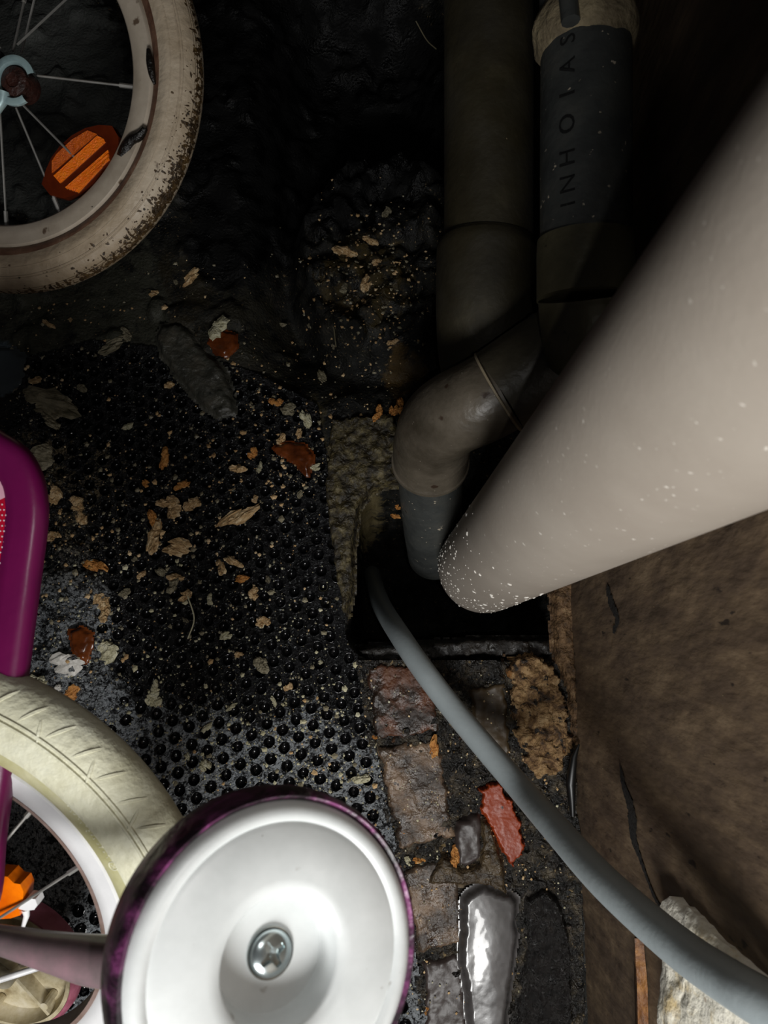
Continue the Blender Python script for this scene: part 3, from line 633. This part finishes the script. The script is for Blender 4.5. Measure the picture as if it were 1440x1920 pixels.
for i in range(NR+1):
    r = .0096*i/NR
    for k in range(NA):
        q = 2*math.pi*k/NA + .5; x = r*math.cos(q-.5); y = r*math.sin(q-.5); z = .0042*math.sqrt(max(0, 1-(r/.0101)**2))
        cx_ = min(abs(x), abs(y)); L2 = max(abs(x), abs(y))
        if cx_ < .0010 + .0012*max(0, 1-L2/.0060) and L2 < .0060: z -= .0034*(1-.6*L2/.0060)
        vsx.append(S @ Vector((x*math.cos(.5)-y*math.sin(.5), x*math.sin(.5)+y*math.cos(.5), z-.0035)))
for i in range(NR):
    for k in range(NA): fsx.append((i*NA+k, (i+1)*NA+k, (i+1)*NA+(k+1) % NA, i*NA+(k+1) % NA))
b = MB(); b.add(vsx, fsx); bm.free(); subd(b, 'screw', M_SCREW)
subd(MB().lathe([(.0092, -.0032), (.0108, -.0028), (.0108, -.0040)], S, n=40, close=False), 'washer', M_SCREW)
M_ARM = mat('dull_mauve_arm', [(.3, '4c4040'), (.5, '66585a'), (.7, '84666e')], scale=14, rough=.4, coat=.2, spots=[(24, .66, '8c3c50')])
ap = spline([(-220, 1740, .44, .0075), (-80, 1752, .43, .0075), (0, 1762, .425, .0077), (100, 1785, .415, .0103), (190, 1802, .41, .0130), (300, 1806, .40, .0130)], 8)
arm = MB().tube([P(*p[:3]) for p in ap], [p[3] for p in ap], n=28).build('training_wheel_arm', M_ARM, world_root=bike)
arm['label'] = 'dull mauve tube holding the near training wheel'
# far training wheel seen through the rear wheel
CL = P(24, 1806, .735); ul, vl, nl = frame(-.15, -.2); Ml = mat4(CL, ul, vl, nl)
M_CREAM = mat('stained_cream_plastic', [(.3, '8c7c5c'), (.5, 'c4b898'), (.7, 'dcd4c0')], scale=40, rough=.45, bump=.3)
M_PINK = mat('worn_pink_tyre', [(.3, '8c4456'), (.7, 'b06a7e')], scale=50, rough=.5, bump=.5)
lw = MB().lathe([(.0001, -.006), (.058, -.006), (.061, .0), (.062, .009), (.066, .009), (.0665, -.004)], Ml, n=72, close=False).build('far_training_wheel', M_CREAM, world_root=bike)
lw['label'] = 'ribbed back of the far training wheel, pink tyre'
def subl(mb, nm, m, smooth=True):
    o = mb.build(nm, m, smooth=smooth); o.parent = lw; return o
subl(MB().lathe([(.0664, .0085), (.0685, .0085), (.0715, .004), (.0722, -.004), (.070, -.012)], Ml, n=72, close=False), 'tyre', M_PINK)
for k in range(5):
    mb = MB(); q = k*2*math.pi/5+.35; R_ = Ml @ Matrix.Rotation(q, 4, 'Z'); mb.box((.036, 0, .001), (.05, .0035, .014), R_); mb.tube([R_ @ Vector((.05, .008, -.005)), R_ @ Vector((.05, .008, .012))], .004, n=10); subl(mb, 'rib', M_CREAM, False)
subl(MB().tube([Ml @ Vector((0, 0, -.006)), Ml @ Vector((0, 0, .018))], .013, n=24), 'hub_boss', M_CREAM)
MB().tube([P(-60, 1856, .60), P(98, 1806, .62)], .0026, n=12).build('stay_rod', M_RIMR, world_root=bike)
MB().tube([P(-72, 1700, .60), P(10, 1790, .70), P(24, 1806, .715)], [.009, .007, .006], n=12).build('training_wheel_bracket', M_CREAM, world_root=bike)

# chain guard
M_MAG = mat('magenta_plastic', [(.3, '500a38'), (.7, '680e46')], scale=5, rough=.28, bump=.1, bscale=120, spots=[(90, .78, '200818')])
gp = spline([(-130, 800, 0), (-30, 796, 0), (6, 812, 0), (44, 838, 0), (70, 880, 0), (82, 932, 0), (82, 985, 0), (70, 1080, 0), (52, 1220, 0), (34, 1360, 0), (4, 1570, 0), (-10, 1700, 0), (-60, 1760, 0), (-140, 1740, 0), (-190, 1500, 0), (-210, 1000, 0), (-190, 850, 0)], 6)
ug, vg, ng = frame(.12, .05); CG = P(0, 1150, .50)
loop = [onplane(p[0], p[1], CG, ng, 0) for p in gp]; k = len(loop); cg = sum(loop, Vector())/k
mb = MB(); vs = []; prof = [(0, -.010), (-.0002, -.004), (.0012, .0005), (.0045, .0035), (.0095, .0042), (.0150, .0030), (.0185, .0028), (.0225, .0016), (.0255, -.001), (.027, -.002)]
nor = []
for i in range(k):
    t = (loop[(i+1) % k]-loop[i-1]).normalized(); nn = ng.cross(t); nn = nn if nn.dot(cg-loop[i]) > 0 else -nn; nor.append(nn)
for (o_, h_) in prof:
    for i in range(k): vs.append(loop[i]+nor[i]*o_+ng*h_)
fs = [(a*k+i, a*k+(i+1) % k, (a+1)*k+(i+1) % k, (a+1)*k+i) for a in range(len(prof)-1) for i in range(k)]; fs.append(tuple((len(prof)-1)*k+i for i in range(k)))
mb.add(vs, fs).build('chain_guard', M_MAG, world_root=bike)['label'] = 'magenta chain guard with red dotted sticker'
M_RED = mat('red_sticker', [(.3, '8c0420'), (.7, 'b00a2a')], scale=20, rough=.3)
mb = MB(); st = [onplane(a, b_, CG, ng, -.0012) for a, b_ in [(-60, 900), (0, 905), (8, 926), (14, 950), (18, 985), (15, 1020), (8, 1050), (-4, 1090), (-60, 1200)]]; mb.add(st, [tuple(range(len(st)))]).build('sticker', M_RED, world_root=bike, smooth=False)
mb = MB(); st = [onplane(a, b_, CG, ng, -.0008) for a, b_ in [(-60, 890), (0, 902), (6, 915), (11, 932), (-2, 938), (-60, 960)]]; mb.add(st, [tuple(range(len(st)))]).build('sticker', mat('pale_pink_sticker', [(.3, 'b47c90'), (.7, 'c89cac')], rough=.35), world_root=bike, smooth=False)
mb = MB()
for i in range(7):
    for j in range(14):
        a, b_ = -24+i*7+(j % 2)*3.5, 946+j*10
        if a < 15-abs(b_-985)*.14: c = onplane(a, b_, CG, ng, -.0006); mb.add([c+ug*.0006*math.cos(q)+vg*.0006*math.sin(q) for q in np.linspace(0, 2*math.pi, 7)[:-1]], [tuple(range(6))])
mb.build('sticker_dots', mat('white_dots', [(.5, 'c8b8c0')], rough=.4), world_root=bike, smooth=False)
# frame members beyond the left edge of the photograph
for a_, b2 in (((-100, 1700, .53), (-330, 1000, .62)), ((-330, 1000, .62), (-200, 420, .68)), ((-200, 420, .68), (-20, 160, .69)), ((-100, 1700, .53), (-500, 1350, .6)), ((-500, 1350, .6), (-330, 1000, .62)), ((-500, 1350, .6), (-300, 600, .66))):
    MB().tube([P(*a_), P(*b2)], .012, n=16).build('frame_tube', M_MAG, world_root=bike)

# ---------------- wet sheet, bristly strip ----------------
M_SHEET = mat('clear_wet_plastic', [(.3, '3a3735'), (.7, '524f4f')], scale=12, rough=.24, rough2=.34, bump=.12, bscale=60, coat=.3)
def ripple(x, y): return .0045*fbm(x*13+2, y*6, 3, 2)
o = slab('plastic_sheet', [(868, 1690), (884, 1672), (908, 1660), (934, 1672), (958, 1678), (974, 1692), (968, 1728), (974, 1756), (966, 1810), (958, 1860), (948, 1980), (884, 1980), (876, 1880), (862, 1800)], .016, .012, M_SHEET, None, amp=.0003, fr=40, zf=ripple, soft=.006, cell=.002)
tag(o, 'shiny wet clear plastic scrap lying on the bricks, glaring in the lamp light', 'plastic')
M_BR = mat('black_wet_bristle', [(.3, '0c0b0b'), (.6, '201d1b'), (.75, '3a3530')], scale=60, rough=.12, rough2=.4, bump=2.5, bscale=420)
o = slab('bristle_strip', [(984, 1690), (1020, 1668), (1052, 1690), (1074, 1760), (1082, 1980), (968, 1980), (976, 1850), (990, 1760)], .016, .02, M_BR, None, amp=.004, fr=170, soft=.006, cell=.002)
tag(o, 'dark knobbly wet strip between the plastic scrap and the wall foot', 'strip')
o = slab('wet_rag', [(905, 1540), (922, 1545), (950, 1640), (958, 1690), (920, 1665), (880, 1664), (800, 1660), (830, 1600), (866, 1632), (900, 1620)], .012, .014, mat('muddy_cloth', [(.3, '1c150e'), (.5, '3c3020'), (.7, '5c4c34')], scale=40, rough=.2, rough2=.6, bump=2, bscale=180, dist=2), None, amp=.0035, fr=50, cell=.0025)
tag(o, 'muddy wrinkled cloth scrap above the shiny plastic', 'cloth')
b = MB(); b.tube([F(1086, 1395, .03), F(1076, 1420, .03), F(1070, 1470, .026), F(1074, 1530, .02)], [.001, .004, .006, .003], n=8)
tag(b.build('rubber_strip', mat('black_rubber', [(.3, '080808'), (.7, '121212')], rough=.4)), 'curled black rubber tongue at the wall foot beside the tan mortar', 'rubber')
# wet black crust filling the joints between the bricks
M_CRUST = mat('wet_black_crust', [(.36, '0a0908'), (.5, '1e1b17'), (.6, '3c352a'), (.74, '6c6250')], scale=55, rough=.08, rough2=.5, bump=3, bscale=260, spots=[(150, .66, '7a6848'), (40, .68, '4a2e18')])
CP = [tuple(F(a, b))[:2] for a, b in [(668, 1238), (1056, 1240), (1084, 1300), (1096, 1980), (800, 1980), (740, 1600), (690, 1400)]]
def crust_z(x, y):
    q = px_of(x, y); keep = 0
    for a, b, rx, ry in ((752, 1310, 50, 55), (785, 1480, 50, 75), (820, 1700, 50, 70), (915, 1350, 38, 60), (880, 1565, 30, 45), (942, 1545, 30, 60), (1020, 1345, 45, 85), (920, 1790, 55, 120), (835, 1880, 40, 60)):
        keep = max(keep, 1-math.hypot((q[0]-a)/rx, (q[1]-b)/ry))
    return .0045-.010*sstep(-.25, .35, keep+.25*fbm(x*40, y*40, 4, 3)) + .0052*fbm(x*58, y*58, 21, 5)
o = link('wet_crust', grid_mesh('wet_crust', np.arange(min(c[0] for c in CP), WX, .0019), np.arange(min(c[1] for c in CP), .002, .0019), crust_z, lambda x, y: inpoly(x, y, CP)), M_CRUST)
tag(o, 'wet black and brown grit filling the gaps between the bricks', 'grit', kind='stuff')
# puddle edge at far left
o = slab('puddle', [(-60, 650), (20, 652), (46, 668), (48, 700), (40, 726), (10, 730), (-60, 740)], .007, .006, mat('murky_puddle', [(.3, '33383b'), (.7, '454b4e')], scale=8, rough=.15, bump=.1), None, amp=.0002, cell=.004); tag(o, 'small murky grey puddle left of the mat corner', 'puddle')

# ---------------- rags, leaves, flakes ----------------
M_LEAFD = mat('sodden_grey_leaf', [(.3, '25251f'), (.5, '3b3a33'), (.7, '4a463c')], scale=50, rough=.35, rough2=.6, bump=1.2, bscale=160, spots=[(90, .66, '14140f')])
o = slab('sodden_leaf', [(288, 628), (300, 606), (330, 600), (352, 612), (372, 640), (398, 664), (420, 690), (434, 730), (440, 772), (410, 778), (380, 762), (350, 728), (318, 690), (300, 662)], .016, .010, M_LEAFD, None, amp=.003, fr=45, cell=.0025, soft=.007)
tag(o, 'long sodden grey-brown leaf lying across the top of the mat', 'leaf')
M_LEAFB = mat('wet_brown_leaf', [(.3, '3e1c0a'), (.6, '6a3414'), (.75, '84502a')], scale=40, rough=.22, bump=.5, bscale=120)
for lab, pts in [('small brown leaf scrap just right of the long grey leaf', [(388, 628), (412, 618), (440, 626), (444, 646), (422, 664), (400, 658), (386, 644)]),
                 ('rounded brown leaf scrap near the upper right edge of the mat', [(514, 838), (540, 828), (572, 834), (586, 856), (576, 888), (556, 868), (534, 854)]),
                 ('square rust-brown leaf scrap near the lower tyre', [(126, 1184), (150, 1178), (168, 1188), (168, 1210), (158, 1240), (142, 1234), (132, 1212)])]:
    zt = .012 if pts[0][0] > 200 else .02
    tag(slab('leaf_scrap', pts, zt, .006, M_LEAFB, None, amp=.0018, fr=60, cell=.002, soft=.003), lab, 'leaf')
COL = {'t': mat('tan_flake', [(.3, '6a4c2a'), (.5, 'bc9a6c'), (.66, 'e4cca4')], scale=5, rough=.6, rough2=.9, bump=1.6, bscale=11),
       'o': mat('orange_tan_flake', [(.3, '6a3810'), (.5, 'b87a38'), (.7, 'cc9c5c')], scale=5, rough=.5, bump=1.6, bscale=11),
       'p': mat('pale_flake', [(.3, '7c7454'), (.5, 'bcb696'), (.7, 'd4d0ba')], scale=5, rough=.6, bump=1.6, bscale=11),
       'g': mat('grey_tan_flake', [(.3, '38331f'), (.5, '7c745e'), (.7, '9c947c')], scale=5, rough=.5, bump=1.6, bscale=11),
       'w': mat('white_lump', [(.3, 'b0aca4'), (.7, 'd6d2cc')], scale=5, rough=.4, bump=.8, bscale=11)}
def flake_mesh(seed, key):
    r = random.Random(seed); bm = bmesh.new(); o = Vector((r.random()*50, r.random()*50, 0))
    cur = Vector((0, 0, 0)); ang = r.random()*6
    for c in range(r.randint(4, 7)):                    # a torn crumb: lobes grown out of one another
        res = bmesh.ops.create_icosphere(bm, subdivisions=2, radius=.5); sc = r.uniform(.34, .62)
        for v in res['verts']:
            d = v.co.normalized(); k = 1+.6*noise.noise(d*2.3+o*(c+1))+.45*noise.noise(d*6+o)
            v.co = cur+Vector((d.x*.5*k*sc, d.y*.5*k*sc*.8, d.z*.34*k*sc+.05*noise.noise(d*5+o)))
        ang += r.uniform(-1.1, 1.1); cur = (cur+Vector((math.cos(ang), math.sin(ang), 0))*.19)*.85
    me = bpy.data.meshes.new('flake_'+key); bm.to_mesh(me); bm.free(); me.materials.append(COL[key]); return me
FM = {k: [flake_mesh(i*7+ord(k), k) for i in range(6)] for k in COL}
def put_flake(px, py, s, key, name='flake', rot=None, el=1.0, label=None, cat='flake', group=None, lift=.0):
    me = random.choice(FM[key]); o = bpy.data.objects.new(name, me); SC.collection.objects.link(o)
    p = F(px, py, .004); z = (mat_z(p.x, p.y) if inpoly(p.x, p.y, MATP) else gz(p.x, p.y)); d = max([0]+[1]) 
    S_ = s/FPX*.97*1.45; p = F(px, py, max(z, 0)+.002)
    if inpoly(p.x, p.y, MATP): z = max(z, .0035+gz(p.x, p.y)*.35)
    o.location = (p.x, p.y, z+.0016+lift); o.scale = (S_*el, S_/math.sqrt(el), min(S_, .02)*1.2); o.rotation_euler = (random.gauss(0, .2), random.gauss(0, .2), rot if rot is not None else random.random()*6.28)
    return tag(o, label, cat, group)
random.seed(11)
for (px, py, s, key, rot, el, lab, nm) in [
    (418, 610, 34, 'p', None, 1, 'knobbly yellowish lump sitting on a brown leaf scrap above the mat', 'lump'),
    (430, 970, 34, 't', .55, 1.9, 'longest sausage-shaped tan crumb in the middle of the mat', 'crumb'),
    (602, 690, 34, 'g', -1.1, 1.5, 'grey-tan oblong flake in the dark above the hole edge', 'flake'),
    (88, 775, 62, 'g', -.3, 1.7, 'large grey flat stone-like lump above the magenta guard at the mat corner', 'lump'),
    (76, 868, 54, 'g', .2, 1.1, 'big brownish-grey lump right beside the top of the magenta guard', 'lump'),
    (210, 640, 40, 'g', .3, 1.8, 'grey stony lump at the top edge of the mat left of the long leaf', 'lump'),
    (130, 1254, 46, 'w', .2, 1.2, 'white lumpy bit below the square rust-brown leaf scrap', 'lump'),
    (204, 1230, 42, 'p', .4, 1, 'large square pale flake right of the rust-brown leaf scrap', 'flake'),
    (140, 1292, 34, 'o', .6, 1.3, 'orange and white curled flake just above the lower tyre', 'flake'),
    (48, 1270, 34, 'p', 0, 1.2, 'yellowish-white flake beside the magenta chain guard', 'flake'),
    (292, 990, 34, 't', 1.3, 1.3, 'tan curled flake left of the sausage-shaped crumb', 'flake'),
    (340, 1018, 32, 't', -.2, 1.5, 'flat oblong tan flake below the curled tan flake', 'flake'),
    (485, 1240, 26, 'g', 0, 1, 'square grey-tan flake low on the mat over the dimples', 'flake'),
    (295, 1316, 30, 'p', .5, 1, 'pale square flake low on the mat nearest the lower tyre', 'flake'),
    (360, 512, 24, 't', .8, 1.7, 'thin tan splinter on the soil below the upper tyre', 'splinter'),
    (665, 1460, 20, 'p', .3, 1.2, 'tiny pale square flake at the right edge of the mat above the training wheel', 'flake'),
    (812, 1392, 24, 'o', 1.3, 1.5, 'striped orange pebble on the bricks left of the hose', 'pebble'),
    (852, 1598, 22, 'o', 1.3, 1.4, 'yellow-orange crumb on the bricks above the shiny plastic', 'crumb')]:
    put_flake(px, py, s, key, nm, rot, el, lab, nm, lift=.006 if px > 700 else (.008 if px == 418 else 0))
FL = [(290, 545, 14, 't'), (330, 530, 10, 'g'), (520, 578, 18, 'g'), (508, 750, 18, 'o'), (545, 762, 30, 'g'), (470, 856, 24, 'o'), (452, 880, 26, 't'), (285, 962, 24, 'o'), (300, 945, 20, 't'),
      (322, 940, 34, 't'), (352, 950, 26, 't'), (350, 908, 20, 'o'), (305, 872, 24, 'o'), (275, 903, 16, 'o'), (145, 955, 26, 't'), (157, 976, 22, 't'), (95, 940, 28, 't'), (95, 1010, 24, 't'), (190, 1062, 30, 'o'),
      (183, 1122, 30, 't'), (200, 1146, 20, 't'), (270, 1076, 14, 't'), (325, 1082, 24, 't'), (320, 1104, 22, 'g'), (348, 1112, 22, 't'), (415, 1070, 22, 't'), (448, 1058, 18, 't'), (460, 1084, 20, 'o'), (478, 1118, 24, 't'),
      (488, 1170, 26, 't'), (445, 1230, 14, 't'), (420, 1190, 18, 'p'), (395, 1116, 14, 'p'), (288, 1292, 14, 'p'), (515, 1322, 12, 'p'), (392, 1362, 12, 'p'), (535, 1290, 14, 't'), (530, 820, 20, 't'), (560, 930, 12, 'g'),
      (480, 932, 12, 't'), (500, 1090, 10, 'g'), (485, 880, 12, 'p'), (575, 795, 20, 'p'), (560, 810, 14, 't'), (595, 880, 16, 'p'), (245, 800, 14, 'p'), (315, 726, 16, 't'), (150, 725, 18, 'g'), (60, 715, 16, 't'),
      (95, 610, 16, 't'), (130, 598, 10, 't'), (235, 620, 22, 'g'), (710, 770, 20, 'o'), (733, 772, 22, 'o'), (752, 752, 22, 'o'), (744, 950, 12, 'o'), (746, 970, 12, 'o'), (365, 695, 26, 't'), (90, 780, 30, 'g'),
      (70, 860, 40, 'g'), (430, 1330, 10, 'p'), (350, 1420, 10, 'p'), (380, 1440, 22, 'p'), (600, 1240, 8, 'p'), (780, 1612, 16, 'o'), (765, 1610, 12, 'p'), (806, 1880, 16, 'o'), (755, 1560, 14, 'o'), (250, 1050, 12, 'g'),
      (305, 1070, 18, 'g'), (240, 1110, 18, 'g'), (105, 1290, 12, 'w'), (172, 1108, 12, 't'), (350, 1165, 10, 'g'), (700, 1380, 10, 'o'), (575, 590, 12, 'g'), (622, 640, 14, 'g'), (700, 480, 20, 't'), (720, 430, 18, 'g'),
      (660, 500, 24, 't'), (690, 560, 26, 't'), (650, 560, 18, 'g'), (705, 520, 16, 't'), (740, 640, 16, 't'), (708, 230, 10, 'g'), (700, 255, 10, 'g'), (710, 285, 18, 'g')]
CN = {'t': 'tan', 'o': 'orange-brown', 'p': 'pale', 'g': 'grey-brown', 'w': 'white'}
LM = [((430, 970), 'the sausage-shaped crumb'), ((150, 1205), 'the square rust-brown leaf scrap'), ((550, 855), 'the rounded brown leaf scrap'), ((415, 640), 'the small brown leaf scrap'),
      ((360, 700), 'the long sodden grey leaf'), ((358, 1160), 'the curved straw stalk'), ((76, 868), 'the lump beside the magenta guard'), ((295, 1316), 'the pale square flake low on the mat'),
      ((520, 1480), 'the top of the white training wheel'), ((735, 810), 'the pipe elbow'), ((285, 985), 'the tan curled flake'), ((485, 1240), 'the square grey-tan flake'), ((240, 480), 'the upper muddy tyre'),
      ((850, 1598), 'the yellow-orange crumb on the bricks'), ((690, 500), 'the centre of the dark rubble mound'), ((750, 960), 'the grey pipe end in the hole'), ((20, 690), 'the grey puddle')]
near = {}
for f_ in FL:
    l_ = min(LM, key=lambda l: math.hypot(l[0][0]-f_[0], l[0][1]-f_[1])); near.setdefault((f_[3], l_[1]), []).append((math.hypot(l_[0][0]-f_[0], l_[0][1]-f_[1]), f_))
ORD = ['nearest', 'second nearest', 'third nearest', 'fourth nearest', 'fifth nearest', 'sixth nearest', 'seventh nearest', 'eighth nearest', 'ninth nearest']
LAB = {}
for (k_, l_), fs_ in near.items():
    for i_, (d_, f_) in enumerate(sorted(fs_)): LAB[f_] = '%s flake, %s of its colour to %s' % (CN[k_], ORD[i_], l_)
for f_ in FL:
    px, py, s, key = f_
    put_flake(px, py, s*.95, key, 'flake', None, random.uniform(.9, 1.5), LAB[f_], 'flake', 'loose crumbly flakes on the wet ground', lift=.006 if px > 690 and py > 700 else (.035 if 590 < px < 800 and 380 < py < 620 else 0))
# crumbs too small to count
mb = {k: MB() for k in 'tpg'}
def crumb(px, py, s, key, z0=None):
    p = F(px, py, .004); z = (mat_z(p.x, p.y) if inpoly(p.x, p.y, MATP) else gz(p.x, p.y)) if z0 is None else z0
    if rrect(p.x, p.y) < .004: return
    r = s/FPX*.5; c = Vector((p.x, p.y, z+r*.2)); q = random.random()*6
    pr = [(math.cos(q+i*2*math.pi/5)*r*random.uniform(.5, 1.2), math.sin(q+i*2*math.pi/5)*r*random.uniform(.5, 1.2)) for i in range(5)]
    mb[key].add([c+Vector((x, y, 0)) for x, y in pr]+[c+Vector((0, 0, r*.6))], [(i, (i+1) % 5, 5) for i in range(5)])
CL_ = [(350, 950, 110, 3), (480, 810, 90, 4), (450, 1100, 110, 3), (140, 1000, 70, 3), (470, 1320, 140, 4), (300, 1180, 90, 2), (560, 880, 50, 2), (120, 700, 70, 1.5), (200, 580, 150, 1.5), (130, 1180, 60, 2), (640, 1420, 60, 1.5)]
for k in range(3300):
    a_, b2, r_, w_ = random.choices(CL_, [c[3] for c in CL_])[0]; px, py = random.gauss(a_, r_), random.gauss(b2, r_)
    if not (0 < px < 740 and 470 < py < 1700): continue
    crumb(px, py, min(13, random.expovariate(.36)+1.4), random.choice('tppgg' if py > 1050 else 'tggt'))
for k in range(1500): crumb(random.gauss(470, 150), random.gauss(1400, 90), 1.2+random.expovariate(.7), 'p' if random.random() < .75 else 'g')  # extra pale grains standing in for glints on the wet silt
for k in range(500): crumb(random.gauss(700, 60), random.gauss(540, 80), random.uniform(2, 9), random.choice('tg'))
for k in range(500): crumb(random.uniform(690, 1060), random.uniform(1250, 1900), random.uniform(1.5, 5), random.choice('tpg'), .006)
ck = empty('crumbs', (0, 0, 0), 'fine tan and grey crumbs strewn over the mat and soil', 'crumbs'); ck['kind'] = 'stuff'
for k, m_ in mb.items():
    o = m_.build('fine_crumbs', COL[k], world_root=ck, smooth=False); o['kind'] = 'stuff'
# debris wedge between the first pipe and the mound: twigs
for (pts, lab) in [([(598, 575), (622, 600), (630, 650)], 'thin pale root curling in the dark rubble behind the mat'), ([(352, 1118), (364, 1160), (352, 1198)], 'thin curved straw stalk on the mat left of centre'), ([(780, 40), (800, 75), (818, 92)], 'faint thin wire in the dark left of the olive pipe')]:
    q = spline([F(a, b_, .016) for a, b_ in pts], 5)
    tag(MB().tube(q, .0009, n=6).build('stalk', COL['g' if pts[0][0] > 400 else 'p']), lab, 'stalk')
